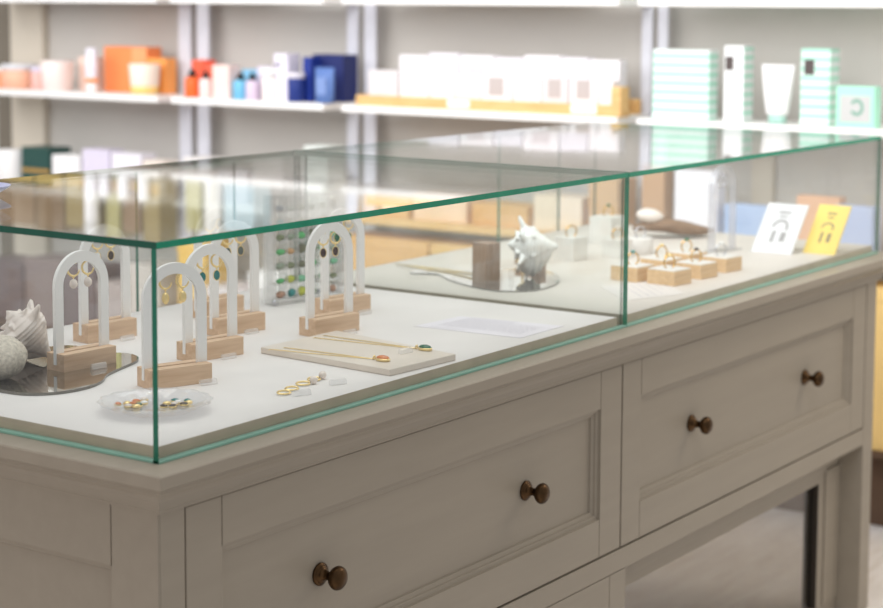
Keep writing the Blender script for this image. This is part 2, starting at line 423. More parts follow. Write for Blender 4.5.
STANDS = {
 'A': ((0.222,0.382), -4, DZ+0.002, 'white arch earring stand standing on the wavy mirror tray'),
 'B': ((0.400,0.519), -6, DZ, 'white arch earring stand behind the mirror tray, dark drop earrings'),
 'C': ((0.221,0.225), -19, DZ, 'white arch earring stand beside the glass corner behind the crystal dish, gold drops'),
 'D': ((0.386,0.303), -10, DZ, 'white arch earring stand with teal drops, second behind the crystal dish'),
 'E': ((0.552,0.402), -9, DZ, 'white arch earring stand with grey green drops, between teal-drop stand and rearmost stand'),
 'F': ((0.656,0.526), -3, DZ, 'rearmost white arch earring stand left of the sea glass rack'),
 'G': ((0.633,0.284), -9, DZ, 'white arch earring stand with dark red drops behind the marble slab'),
 'H': ((0.784,0.376), -9, DZ, 'white arch earring stand with green drops right beside the sea glass rack'),
}
for key, (near, rz, z, lab) in STANDS.items():
    cx, cy = arch_center(near, rz)
    if stand0 is None:
        stand0 = thing('earring_stand', lab, 'earring stand', (cx,cy,z), R(rz), GA)
        arch_mb(AW, AH, AL, AT, AB_H-0.0155).build('arch', M['archwhite'], stand0)
        base_mb().build('base', M['oak'], stand0, bev=0.0006)
    else:
        dup(stand0, (cx,cy,z), R(rz), lab, scale=(1,1,1.06) if key in 'BEFGH' else None)

# earrings: hoop + drop ; origin at the hoop centre
def earring(loc, rz, label, group, stone, kind='oval', hr=0.0078, metal='gold', hoop_m=None):
    e = thing('earring', label, 'earring', loc, rz, group)
    mb = MB()
    path = [(hr*math.cos(a), 0, hr*math.sin(a)*1.15) for a in [R(62+ (416-62-62)*k/26) for k in range(27)]]
    mb.tube(path, lambda t: 0.0009+0.0007*math.sin(PI*t), 8)
    mb.build('hoop', M[metal], e)
    zb = -hr*1.15
    mb = MB(); mb.ball((0,0,zb-0.0016), 0.0016, 0.0016, 0.0018, 0, 10, 6); mb.tube([(0,0,zb-0.003),(0,0,zb-0.0055)], 0.0008, 6)
    mb.build('link', M[metal], e)
    if kind == 'round':
        mb = MB(); mb.ball((0,0,zb-0.0108), 0.0056, 0.0056, 0.0068, 0, 16, 10); mb.build('drop', M[stone], e)
    elif kind == 'leaf':
        mb = MB(); mb.ball((0,0,zb-0.0125), 0.0052, 0.0036, 0.0080, 0, 8, 6); mb.build('drop', M[stone], e)
    else:
        mb = MB(); mb.ball((0,0,zb-0.0120), 0.0046, 0.0026, 0.0072, 0, 14, 10); d = mb.build('drop', M[stone], e)
        mb = MB(); mb.tube([(0.0044*math.cos(2*PI*k/20), 0, zb-0.012+0.0071*math.sin(2*PI*k/20)) for k in range(20)], 0.0009, 6, closed=True)
        mb.build('rim', M[metal], d)
def pair(key, stone, kind, desc, dx=0.0125, dz=0.1355, stone2=None):
    near, rz, z, lab = STANDS[key]; cx, cy = arch_center(near, rz); a = R(rz)
    for s, nm in ((-1, 'left'), (1, 'right')):
        x, y = cx+s*dx*math.cos(a), cy+s*dx*math.sin(a)
        earring((x, y, z+dz*(1.06 if key in 'BEFGH' else 1)), R(rz+(-38 if s < 0 else -30)), 'gold hoop earring with %s, %s one of its pair' % (desc, nm), 'gold hoop earrings on the arch stands', stone2 if (stone2 and s < 0) else stone, kind)
pair('A', 'pearl', 'round', 'white pearl drop on mirror tray stand')
pair('B', 'brownstone', 'oval', 'dark brown drop behind mirror tray', stone2='whitestone')
pair('C', 'gold', 'leaf', 'gold leaf drop by the glass corner')
pair('D', 'tealstone', 'oval', 'teal stone drop')
pair('E', 'greystone', 'oval', 'grey green stone drop')
pair('F', 'gold', 'round', 'gold bead drop on rearmost stand')
pair('G', 'garnet', 'oval', 'dark red stone drop')
pair('H', 'greenstone', 'oval', 'green stone drop beside sea glass rack')

# little clear price tags in front of things
tag0 = None
for x, y, rz, lab in ((0.268,0.364,-4,'lying before the stand on the mirror tray'), (0.455,0.494,-6,'before the stand behind the mirror tray'),
      (0.291,0.188,-19,'before the gold-drop earring stand'), (0.437,0.281,-10,'before the teal-drop earring stand'),
      (0.603,0.382,-9,'before the grey-green-drop earring stand'), (0.685,0.259,-9,'before the dark-red-drop earring stand'),
      (0.840,0.348,-9,'before the green-drop earring stand'), (0.578,0.078,-5,'on the marble slab below the green pendant'),
      (0.391,0.052,-20,'beside the pearl hoop earrings'), (0.312,0.048,-20,'beside the plain gold hoops')):
    z = DZ + (0.0094 if 'slab' in lab else 0.0042 if 'on the mirror' in lab else 0.0002)
    full = 'small clear acrylic price tag ' + lab
    if tag0 is None:
        tag0 = thing('price_tag', full, 'price tag', (x,y,z), R(rz), 'clear price tags')
        mb = MB()
        mb.loft([[(-.0125,-.004,0),(-.0125,.004,0),(-.0125,.003,.0075),(-.0125,-.001,.0075)],[(.0125,-.004,0),(.0125,.004,0),(.0125,.003,.0075),(.0125,-.001,.0075)]])
        mb.build('wedge', M['tagclear'], tag0, bev=0.0012)
    else: dup(tag0, (x,y,z), R(rz), full)

# ------------------------------------------------------------------ mirror tray, shells
tray_pts = [(0.100,0.383),(0.105,0.330),(0.133,0.302),(0.176,0.294),(0.216,0.306),(0.252,0.331),(0.296,0.348),(0.340,0.364),(0.362,0.384),(0.369,0.413),(0.352,0.442),(0.345,0.475),(0.366,0.505),(0.352,0.530),(0.30,0.540),(0.24,0.52),(0.17,0.50),(0.115,0.45)]
mb = MB(); mb.prism(spline(tray_pts, 6), DZ+0.0002, DZ+0.0040, 0, 1)
tag(mb.build('mirror_tray', [M['mirror'], M['mirroredge']]), 'wavy mirror tray under the sea urchin and spiky shell', 'mirror tray')

def conch_mb(Lc, knobs=8, amp=0.30, ribs=0.02, lip=0.42, n=112, m=64):
    """conch: stepped spire, shoulder crowned with blunt spines, long tapering body and a flared lip; axis along +z, spire at z=0"""
    mb = MB(); loops = []
    keys = [(0,0.005),(0.05,0.05),(0.10,0.10),(0.16,0.15),(0.23,0.22),(0.30,0.33),(0.36,0.375),(0.45,0.37),(0.56,0.32),(0.68,0.24),(0.80,0.155),(0.90,0.095),(1.0,0.05)]
    def prof(t):
        for (a,ra),(b,rb) in zip(keys, keys[1:]):
            if t <= b:
                u=(t-a)/(b-a); return ra+(rb-ra)*(u*u*(3-2*u)*0.5+u*0.5)
        return keys[-1][1]
    for j in range(m+1):
        t = j/m; loop = []
        for k in range(n):
            a = 2*PI*k/n
            r = prof(t); z = t
            if t < 0.32:
                ph = (t/0.075 + a/(2*PI)) % 1.0
                r *= 0.90+0.16*ph
            kn = max(0, math.cos(a*knobs/2))**5
            g1 = math.exp(-((t-0.33)/0.042)**2); g2 = math.exp(-((t-0.21)/0.035)**2); g3 = math.exp(-((t-0.52)/0.05)**2)
            kn2 = max(0, math.cos(a*knobs/2+0.8))**5
            r += kn*g1*amp + kn2*g2*amp*0.4 + kn2*g3*amp*0.22
            z -= kn*g1*amp*0.55 + kn2*g2*amp*0.2
            r *= 1+ribs*math.sin(t*95)
            loop.append((r*Lc*math.cos(a), r*Lc*math.sin(a), z*Lc))
        loops.append(loop)
    mb.loft(loops, 0, True)
    def lipsheet(off, mi):
        rows = []
        for j in range(25):
            t = 0.30+0.68*j/24; f = math.sin(PI*min(1,(j/24)*0.94+0.06))**0.6
            row = []
            for k in range(9):
                u = k/8; a = R(200)+u*R(78); r = prof(t)*(1-0.05*u)+lip*f*u**1.4 + off*(0.4+u)
                wav = 1+0.05*math.sin(j*1.3)*u
                row.append((r*wav*Lc*math.cos(a), r*wav*Lc*math.sin(a), (t-0.06*u)*Lc))
            rows.append(row)
        mb.loft(rows, mi, True, False, False, closed=False)
        return rows
    A = lipsheet(0.012, 0); B = lipsheet(-0.006, 1)
    for side in (8,):
        for j in range(24):
            mb.face([mb.bm.verts.new(p) for p in (A[j][side], A[j+1][side], B[j+1][side], B[j][side])], 0)
    return mb
o = conch_mb(0.086, amp=0.24, lip=0.55).build('conch_shell', [M['shell'], M['shellpink']])
ax = Vector((0.52, -0.40, -0.76)).normalized()
o.rotation_mode = 'QUATERNION'; o.rotation_quaternion = ax.to_track_quat('Z', 'Y') @ Matrix.Rotation(R(40), 3, 'Z').to_quaternion()
o.location = Vector((0.218, 0.488, 0)); o.location.z = DZ+0.0042-min((o.rotation_quaternion @ v.co).z for v in o.data.vertices)
tag(o, 'spiky white conch shell behind the round sea urchin', 'seashell')
mb = MB(); loops = []
nu, nv = 120, 36
for j in range(nv+1):
    ph = PI*j/nv; loop = []
    for k in range(nu):
        a = 2*PI*k/nu
        rib = 1+0.022*math.cos(a*10)*math.sin(ph) + 0.02*max(0, math.cos(a*20+(j%2)*PI))*math.sin(ph)
        r = max(1e-4, math.sin(ph))*0.0365*rib
        loop.append((r*math.cos(a), r*math.sin(a), -math.cos(ph)*0.0285*(1-0.12*math.exp(-(math.sin(ph)/0.2)**2))))
    loops.append(loop)
mb.loft(loops, 0, True)
o = mb.build('sea_urchin', M['urchin'], loc=(0.146,0.424,DZ+0.004+0.0278)); o.rotation_euler = (R(8), R(-10), 0)
tag(o, 'round grey ribbed sea urchin shell on the mirror tray', 'sea urchin')

# ------------------------------------------------------------------ crystal dish with stud earrings
DC = (0.140, 0.138)
mb = MB()
pr = [(0,0.0005),(0.040,0.0005),(0.047,0.002),(0.060,0.009),(0.0685,0.0125),(0.0690,0.0140),(0.0675,0.0145),(0.058,0.0110),(0.044,0.0052),(0.038,0.0040),(0,0.0040)]
n = 64; loops = []
for r, z in pr:
    loops.append([(max(r,1e-4)*(1+0.025*math.cos(16*2*PI*k/n)*(r/0.06))*math.cos(2*PI*k/n), max(r,1e-4)*(1+0.025*math.cos(16*2*PI*k/n)*(r/0.06))*math.sin(2*PI*k/n), z) for k in range(n)])
mb.loft(loops, 0, True)
tag(mb.build('crystal_dish', M['dish'], loc=(DC[0],DC[1],DZ)), 'shallow scalloped clear glass dish holding gem studs', 'dish')
stone_names = {'orangestone':'orange','pearl':'cream','greenstone':'green','gold':'gold','brownstone':'brown','tealstone':'teal','whitestone':'white','garnet':'dark red'}
studs = [(0.121,0.183,'orangestone'),(0.132,0.178,'gold'),(0.147,0.177,'orangestone'),(0.160,0.176,'pearl'),(0.122,0.166,'pearl'),(0.134,0.160,'greenstone'),(0.146,0.163,'whitestone'),(0.135,0.170,'orangestone'),(0.127,0.157,'gold'),
         (0.146,0.130,'brownstone'),(0.153,0.122,'garnet'),(0.163,0.128,'pearl'),(0.174,0.132,'whitestone'),(0.169,0.118,'brownstone'),(0.180,0.120,'gold'),(0.186,0.128,'tealstone'),(0.178,0.141,'tealstone'),(0.160,0.138,'gold')]
side_words = {True: 'rear heap in the glass dish', False: 'front heap in the glass dish'}
for i, (x, y, s) in enumerate(studs):
    e = thing('stud_earring', 'tiny gold stud set with %s oval stone, %s' % (stone_names[s], side_words[y > 0.15]), 'stud earring', (x,y,DZ+0.0040), random.uniform(0,3), 'stud earrings in the dish '+stone_names[s]+(' rear' if y > 0.15 else ' front'))
    mb = MB(); mb.lathe([(0,0.0002),(0.0044,0.0002),(0.0048,0.0014),(0.0040,0.0022),(0,0.0022)], 16, sx=1.25); mb.build('setting', M['gold'], e)
    mb = MB(); mb.ball((0,0,0.0022), 0.0054, 0.0043, 0.0022, 0, 14, 6); mb.build('stone', M[s], e)

# hoops lying on the board
def small_hoop(x, y, rz, lab, pearl):
    e = thing('hoop_earring', lab, 'earring', (x,y,DZ+0.0016), R(rz), 'hoop earrings lying on the board')
    mb = MB(); mb.tube([(0.0095*math.cos(R(k)), 0.0066*math.sin(R(k)), 0.0012+0.0008*math.sin(R(k))) for k in range(0, 331, 12)], 0.0013, 8); mb.build('hoop', M['gold'], e)
    if pearl:
        mb = MB(); mb.ball((0.0150,0.000,0.0042), 0.0056, 0.0052, 0.0054); mb.build('pearl', M['pearl'], e)
small_hoop(0.304,0.071,-12,'plain gold hoop earring lying nearest the glass corner',False)
small_hoop(0.328,0.078,-12,'plain gold hoop earring lying second from the glass corner',False)
small_hoop(0.361,0.086,-25,'gold hoop earring with pearl lying on the board, nearer the glass corner',True)
small_hoop(0.391,0.092,-10,'gold hoop earring with pearl lying on the board, nearest the marble slab',True)

# ------------------------------------------------------------------ marble slab with two necklaces
sl = thing('marble_slab', 'flat cream marble slab carrying two gold pendant necklaces', 'slab', (0.474,0.029,DZ), R(-3.2))
bx = MB(); bx.prism([(0,0),(0.142,-0.002),(0.174,0.247),(0.006,0.243)], 0.0002, 0.0092); bx.build('slab', M['marble'], sl, bev=0.0012)
SZ = DZ+0.0092
def necklace(A1, A2, P, stone, lab):
    nk = thing('pendant_necklace', lab, 'necklace', (P[0],P[1],SZ), 0, 'pendant necklaces on the slab')
    def strand(a, b, w):
        out = []
        for k in range(25):
            t = k/24; out.append((a[0]+(b[0]-a[0])*t-P[0]+w*math.sin(PI*t), a[1]+(b[1]-a[1])*t-P[1], 0.0010))
        return out
    top = (P[0]+0.0005, P[1]+0.017)
    mb = MB(); mb.tube(strand(A1, top, 0.001), 0.0007, 6); mb.tube(strand(A2, top, -0.001), 0.0007, 6)
    for A in (A1, A2): mb.tube([(A[0]-P[0],A[1]-P[1],0.0010),(A[0]-P[0],A[1]-P[1]+0.003,-0.0005)], 0.0007, 6)
    mb.build('chain', M['gold'], nk)
    mb = MB(); mb.tube([(0.0005+0.0022*math.cos(2*PI*k/14), 0.0152, 0.0030+0.0024*math.sin(2*PI*k/14)) for k in range(14)], 0.0011, 6, closed=True)
    mb.build('bail', M['gold'], nk)
    mb = MB(); mb.lathe([(0,0.0002),(0.0086,0.0002),(0.0090,0.0030),(0.0082,0.0042),(0,0.0042)], 24, sx=0.80, sy=1.25); mb.build('setting', M['gold'], nk)
    mb = MB(); mb.ball((0,0,0.0040), 0.0066, 0.0103, 0.0042, 0, 20, 10); mb.build('stone', M[stone], nk)
necklace((0.507,0.238),(0.485,0.246),(0.515,0.071),'orangestone','gold chain necklace with oval orange pendant on marble slab')
necklace((0.614,0.252),(0.592,0.252),(0.612,0.069),'greenstone','gold chain necklace with oval green pendant on marble slab')

# paper notes with rows of small print
def note(corners, lab, rows=9, sheet='paper'):
    a, b, c, d = [Vector(p) for p in corners]     # a front-left... as quad; lines run along a->b
    p = thing('paper_note', lab, 'paper', (0,0,0), 0, 'printed notes on the boards')
    mb = MB(); mb.prism([tuple(v) for v in (a,b,c,d)], DZ+0.0002, DZ+0.0006); mb.build('sheet', M[sheet], p)
    mb = MB(); rnd = random.Random(3)
    for r in range(rows+2):
        t = 0.08+0.84*r/(rows+1)
        s0 = a.lerp(d, t); s1 = b.lerp(c, t)
        if r in (1,): continue
        x = 0.12
        end = 0.45 if r == 0 else (0.9 if r < rows else 0.6)
        while x < end:
            w = rnd.uniform(0.02, 0.06)
            q0 = s0.lerp(s1, x); q1 = s0.lerp(s1, min(end, x+w)); n = (d-a).normalized()*0.0016
            mb.face([mb.bm.verts.new((v[0],v[1],DZ+0.0008)) for v in (q0, q1, q1+n, q0+n)])
            x += w+0.012
    mb.build('printed_text', M['ink'], p)
note(((0.799,0.222),(0.811,0.036),(0.937,0.036),(0.915,0.215)), 'white printed note on the board left of the case divider')
note(((1.318,0.191),(1.201,0.076),(1.330,0.030),(1.440,0.135)), 'white printed note in front of the ring blocks', 6, 'paper_soft')

# ------------------------------------------------------------------ acrylic rack with sea glass
RK = thing('sea_glass_rack', 'clear acrylic rack of small cells filled with sea glass', 'display rack', (0.812,0.517,DZ), R(-15))
RW, RD, RH, NC, NR = 0.150, 0.026, 0.181, 6, 7
z_0, pz = 0.010, 0.0238; px_ = (RW-0.020)/NC
for sx in (0.0, RW-0.008):
    mb = MB(); mb.box(sx, sx+0.0015, 0, RD, 0.004, RH); mb.box(sx+0.0065, sx+0.008, 0, RD, 0.004, RH); mb.build('side_rail', M['rackclear'], RK)
for r in range(NR+1):
    mb = MB(); mb.box(0.009, RW-0.009, 0.001, RD, z_0+r*pz-0.001, z_0+r*pz+0.0008); mb.build('shelf', M['rackclear'], RK)
for c in range(1, NC):
    mb = MB(); x = 0.010+c*px_; mb.box(x-0.0011, x+0.0011, 0.001, RD, z_0-0.001, RH-0.003); mb.build('divider', M['rackclear'], RK)
mb = MB(); mb.box(0, RW, RD, RD+0.0012, 0.003, RH); mb.build('back_plate', M['glass'], RK)
mb = MB(); mb.box(0.004, RW-0.004, -0.002, RD, 0.0002, 0.0085); mb.build('foot_rail', M['rackclear'], RK)
rot = Matrix.Rotation(R(90), 3, 'X')
mb = MB(); mb.lathe([(0,-0.001),(0.005,-0.001),(0.005,0.003),(0,0.003)], 14, (0.004,-0.001,0.0055), rot=rot); mb.build('end_cap', M['silver'], RK)
seacol = {'g':((92,186,116),'green'),'o':((128,138,106),'olive'),'s':((150,164,146),'sage green'),'y':((196,204,80),'lime yellow'),'t':((44,144,144),'teal'),'b':((116,136,158),'slate blue'),'p':((186,146,124),'tan pink'),'m':((126,196,158),'mint'),'d':((112,114,92),'dark olive'),'a':((206,164,118),'amber')}
grid = ['ptysbp', 'gymsgo', 'sodgsm', 'gadogs', 'osgdym', 'tsobag', 'bsossd'][:NR]   # bottom row first
rowname = ['bottom row','second row up','third row up','fourth row up','fifth row up','sixth row up','top row']
colname = ['leftmost cell','second cell','third cell','fourth cell','fifth cell','rightmost cell']
ca, sa = math.cos(R(-15)), math.sin(R(-15))
rnd = random.Random(11)
for r in range(NR):
    for c in range(NC):
        ch = grid[r][c]; rgb, nm = seacol[ch]
        h = rnd.uniform(0.0075, 0.0115 if r else 0.015) * (1.35 if ch in 'yd' else 1.0); w = rnd.uniform(0.0092, 0.0108)
        mb = MB(); loops = []; sk = rnd.uniform(-0.4, 0.4); nn = 10; ph = rnd.uniform(0, 6)
        jit = [rnd.uniform(0.6, 1.12) for _ in range(nn)]
        for j in range(7):
            f = math.sin(PI*(j+0.35)/6.7)**0.55; zz = h*j/6
            loops.append([(max(f,.1)*w*jit[k]*math.cos(2*PI*k/nn+ph)+sk*zz*0.4, max(f,.1)*0.0066*math.sin(2*PI*k/nn+ph), zz) for k in range(nn)])
        mb.loft(loops, 0, True)
        lx, ly = 0.010+(c+0.5)*px_, 0.0085
        o = mb.build('sea_glass', flat(rgb, 0.35, spec=0.5), loc=(0.812+lx*ca-ly*sa, 0.517+lx*sa+ly*ca, DZ+z_0+r*pz+0.0009), rz=R(-15))
        tag(o, '%s sea glass piece in the clear rack, %s, %s' % (nm, rowname[r], colname[c]), 'sea glass', 'sea glass pieces in the rack')

# ------------------------------------------------------------------ farther case: ring blocks
RB_L, RB_D, RB_H = 0.056, 0.058, 0.028
def ring_mb(r=0.0118):
    mb = MB(); mb.tube([(r*math.cos(2*PI*k/28), 0, r+0.0006+r*math.sin(2*PI*k/28)) for k in range(28)], 0.0016, 8, closed=True); return mb
def finger_ring(loc, rz, lab, metal, stone, grp):
    e = thing('finger_ring', lab, 'ring', loc, rz, grp)
    ring_mb().build('band', M['gold_ring' if metal == 'gold' else metal], e)
    if stone:
        mb = MB(); mb.ball((0,0,0.0258), 0.0048, 0.0042, 0.0032, 0, 12, 8); mb.build('stone', M[stone], e)
rb0 = None
RB = [((1.390,0.156),-6,'leftmost in the rear row, behind the case seam','tealstone','gold'),
      ((1.390,0.082),-6,'leftmost in the front row','gold','gold'),
      ((1.490,0.080),-6,'middle one in the front row','garnet','gold'),
      ((1.592,0.080),-6,'rightmost in the front row','whitestone','silver'),
      ((1.500,0.156),-6,'middle one in the rear row','gold','gold'),
      ((1.604,0.158),-6,'rightmost in the rear row','greenstone','gold')]
for (nx, ny), rz, where, stone, metal in RB:
    a = R(rz); cx = nx+math.cos(a)*RB_L/2-math.sin(a)*RB_D/2; cy = ny+math.sin(a)*RB_L/2+math.cos(a)*RB_D/2
    lab = 'pale wooden ring block with white pad, '+where
    if rb0 is None:
        rb0 = thing('ring_block', lab, 'ring block', (cx,cy,DZ), a, 'wooden ring blocks')
        mb = MB(); mb.box(-RB_L/2,RB_L/2,-RB_D/2,RB_D/2,0.0002,RB_H-0.002); mb.build('block', M['oak2'], rb0, bev=0.0008)
        mb = MB(); mb.box(-RB_L/2+.0015,RB_L/2-.0015,-RB_D/2+.0015,RB_D/2-.0015,RB_H-0.0022,RB_H); mb.build('pad', M['pad'], rb0, bev=0.0008)
    else: dup(rb0, (cx,cy,DZ), a, lab)
    finger_ring((cx,cy,DZ+RB_H-0.003), R(-28), '%s ring with %s stone, on block %s' % (metal, stone_names[stone], where), metal, stone, 'rings on the wooden blocks')

# white cubes, cylinder, wooden blocks on the farther board
def cube(x, y, s, h, rz, mat, lab, name='display_cube', cat='display cube', grp=None):
    mb = MB(); mb.box(-s/2,s/2,-s/2,s/2,0.0002,h); mb.box(-s/2+.001,s/2-.001,-s*0.04,s*0.04,h-0.0002,h+0.0004)
    return tag(mb.build(name, mat, bev=0.001, loc=(x,y,DZ), rz=R(rz)), lab, cat, grp)
cube(1.573,0.402,0.046,0.046,-6,M['pad'],'white display cube with gold ring, behind the case seam, nearest of the white cubes', grp='white display cubes')
finger_ring((1.573,0.402,DZ+0.043), R(-30), 'plain gold ring on the nearest white cube', 'gold', None, 'rings on white cubes')
cube(1.835,0.468,0.056,0.056,-6,M['pad'],'larger white display cube standing farthest back', grp='white display cubes')
finger_ring((1.835,0.468,DZ+0.053), R(-30), 'green stone ring on the farthest white cube', 'gold', 'greenstone', 'rings on white cubes')
cube(1.660,0.348,0.042,0.036,-6,M['pad'],'small white display cube beside the white ring cylinder', grp='white display cubes')
finger_ring((1.660,0.348,DZ+0.033), R(-30), 'gold ring on the small white cube beside the cylinder', 'gold', 'pearl', 'rings on white cubes')
mb = MB(); mb.lathe([(0,0.0002),(0.0245,0.0002),(0.0250,0.001),(0.0250,0.031),(0.0243,0.032),(0,0.032)], 32)
tag(mb.build('ring_cylinder', M['pad'], loc=(1.735,0.338,DZ)), 'white round ring holder beside the brown driftwood', 'ring holder')
finger_ring((1.735,0.338,DZ+0.029), R(-30), 'silver ring on the white round holder', 'silver', None, 'rings on white cubes')
cube(1.222,0.368,0.035,0.074,-12,M['walnut'],'tall pinkish wooden block standing on the far mirror tray', 'wooden_block', 'wooden block', 'pinkish wooden blocks')
cube(1.482,0.440,0.040,0.030,-8,M['walnut'],'pinkish wooden block standing behind the far mirror tray', 'wooden_block', 'wooden block', 'pinkish wooden blocks')
cube(1.372,0.352,0.020,0.022,-8,M['walnut'],'smallest pinkish wooden block right of the white coral shell', 'wooden_block', 'wooden block', 'pinkish wooden blocks')
far_tray = [(1.235,0.540),(1.250,0.494),(1.210,0.440),(1.170,0.365),(1.158,0.300),(1.196,0.254),(1.275,0.256),(1.352,0.294),(1.402,0.346),(1.412,0.395),(1.385,0.425),(1.34,0.44),(1.30,0.49),(1.27,0.55)]
mb = MB(); mb.prism(spline(far_tray, 6), DZ+0.0002, DZ+0.0030, 0, 1)
tag(mb.build('mirror_tray', [M['mirror'], M['mirroredge']]), 'wavy mirror tray under the white coral shell in the farther case', 'mirror tray')
o = conch_mb(0.090, knobs=11, amp=0.24, ribs=0.03, lip=0.45).build('spiny_shell', [M['whitestone'], M['shellpink']])
ax = Vector((0.55, -0.82, -0.03)).normalized()
o.rotation_mode = 'QUATERNION'; o.rotation_quaternion = ax.to_track_quat('Z', 'Y') @ Matrix.Rotation(R(20), 3, 'Z').to_quaternion()
o.location = Vector((1.262, 0.350, 0)); o.location.z = DZ+0.0032-min((o.rotation_quaternion @ v.co).z for v in o.data.vertices)
tag(o, 'frilly white spiny shell on the mirror tray in the farther case', 'seashell')
ch = thing('chain_necklace', 'thin gold chain laid over the far mirror tray', 'necklace', (0,0,DZ+0.0032))
mb = MB(); mb.tube([(1.297,0.622,0.0010),(1.297,0.56,0.0012),(1.296,0.50,0.0012),(1.285,0.44,0.0012),(1.262,0.398,0.0012),(1.240,0.380,0.0012)], 0.0011, 6)
mb.tube([(1.297,0.622,0.0010),(1.285,0.55,0.0012),(1.272,0.48,0.0012),(1.245,0.42,0.0012),(1.222,0.385,0.0012)], 0.0011, 6); mb.build('chain', M['gold'], ch)
e = thing('leaf_hoop', 'gold leaf hoop standing behind the white coral shell', 'earring', (1.33,0.36,DZ+0.004))
mb = MB(); mb.tube([(0.010*math.cos(2*PI*k/24), 0, 0.030+0.014*math.sin(2*PI*k/24)) for k in range(24)], 0.0022, 8, closed=True); mb.build('hoop', M['gold'], e, rz=R(-50))
mb = MB(); mb.tube([(0,0,0),(0,0,0.016)], 0.002, 8); mb.build('stem', M['gold'], e)
# driftwood with white shell on it
mb = MB(); loops = []
rnd = random.Random(4)
for j in range(15):
    t = j/14; w = 0.024*math.sin(PI*(0.06+0.88*t))**0.6
    loops.append([((t-0.5)*0.17, w*1.25*math.cos(2*PI*k/14)*(1+0.12*math.sin(3*k+j)), 0.0245+w*0.62*math.sin(2*PI*k/14)*(1+0.1*math.cos(2*k+j*0.7))+0.006*math.sin(t*5)) for k in range(14)])
mb.loft(loops, 0, True)
o = mb.build('driftwood', wood('driftwood_brown', (150, 122, 98), (112, 88, 68), (8, 60, 60)), loc=(1.995,0.400,DZ-0.004), rz=R(-50))
tag(o, 'brown driftwood piece lying behind the rear ring blocks', 'driftwood')
mb = MB(); mb.ball((0,0,0), 0.034, 0.028, 0.016, 0, 24, 12)
o = mb.build('white_shell', M['shell'], loc=(1.965,0.440,DZ+0.046)); o.rotation_euler = (R(6), R(8), 0)
tag(o, 'smooth white shell resting on the brown driftwood', 'seashell')
# clear acrylic arch with silver earrings
ca_ = thing('acrylic_arch', 'clear acrylic arch stand with silver earrings in the farther case', 'earring stand', (1.856,0.218,DZ), R(-6))
arch_mb(0.086, 0.174, 0.0095, 0.012, 0.004).build('arch', M['archclear'], ca_)
mb = MB(); mb.box(-0.05,0.05,-0.018,0.018,0.0002,0.004); mb.build('foot', M['acrylic'], ca_, bev=0.001)
for s, nm in ((-1,'left'),(1,'right')):
    e = thing('silver_earring', 'silver drop earring in the clear acrylic arch, %s one' % nm, 'earring', (1.856+s*0.011,0.218-s*0.001,DZ+0.146), R(-30), 'silver earrings in the clear arch')
    mb = MB(); mb.tube([(0.006*math.cos(2*PI*k/20),0,0.006*math.sin(2*PI*k/20)) for k in range(20)], 0.0014, 8, closed=True); mb.build('hoop', M['silver'], e)
    mb = MB(); mb.ball((0,0,-0.012), 0.004, 0.004, 0.005); mb.build('drop', M['silver'], e)

# two leaning booklets
def booklet(x, y, w, h, lean, rgb, lab, ink):
    b = thing('booklet', lab, 'booklet', (x,y,DZ+0.0004), 0, 'booklets leaning at the end of the case')
    b.rotation_euler = (0, R(lean), 0)
    mb = MB(); mb.box(0, 0.0035, 0, w, 0, h); mb.build('cover', flat(rgb), b, bev=0.0004)
    mb = MB()
    for k in range(9):
        a0, a1 = R(200-200*k/9), R(200-200*(k+1)/9)
        q = [(w*0.5+w*0.20*r*math.cos(a), h*0.52+w*0.22*r*math.sin(a)) for r, a in ((1,a0),(1,a1),(0.72,a1),(0.72,a0))]
        mb.face([mb.bm.verts.new((-0.0004, p[0], p[1])) for p in q])
    for y0, y1, z0, z1 in ((0.36,0.64,0.80,0.84),(0.40,0.60,0.72,0.75),(0.30,0.42,0.24,0.42),(0.56,0.64,0.22,0.44)):
        mb.face([mb.bm.verts.new((-0.0004, w*a, h*b_)) for a, b_ in ((y0,z0),(y1,z0),(y1,z1),(y0,z1))])
    mb.build('cover_print', flat(ink), b)
booklet(1.890, 0.083, 0.088, 0.124, 42, (222,222,224), 'white booklet with grey drawing leaning beside the yellow one', (150,148,148))
booklet(1.940, 0.0125, 0.068, 0.122, 42, (244,214,104), 'yellow booklet with grey drawing leaning in the right end of the case', (140,122,84))

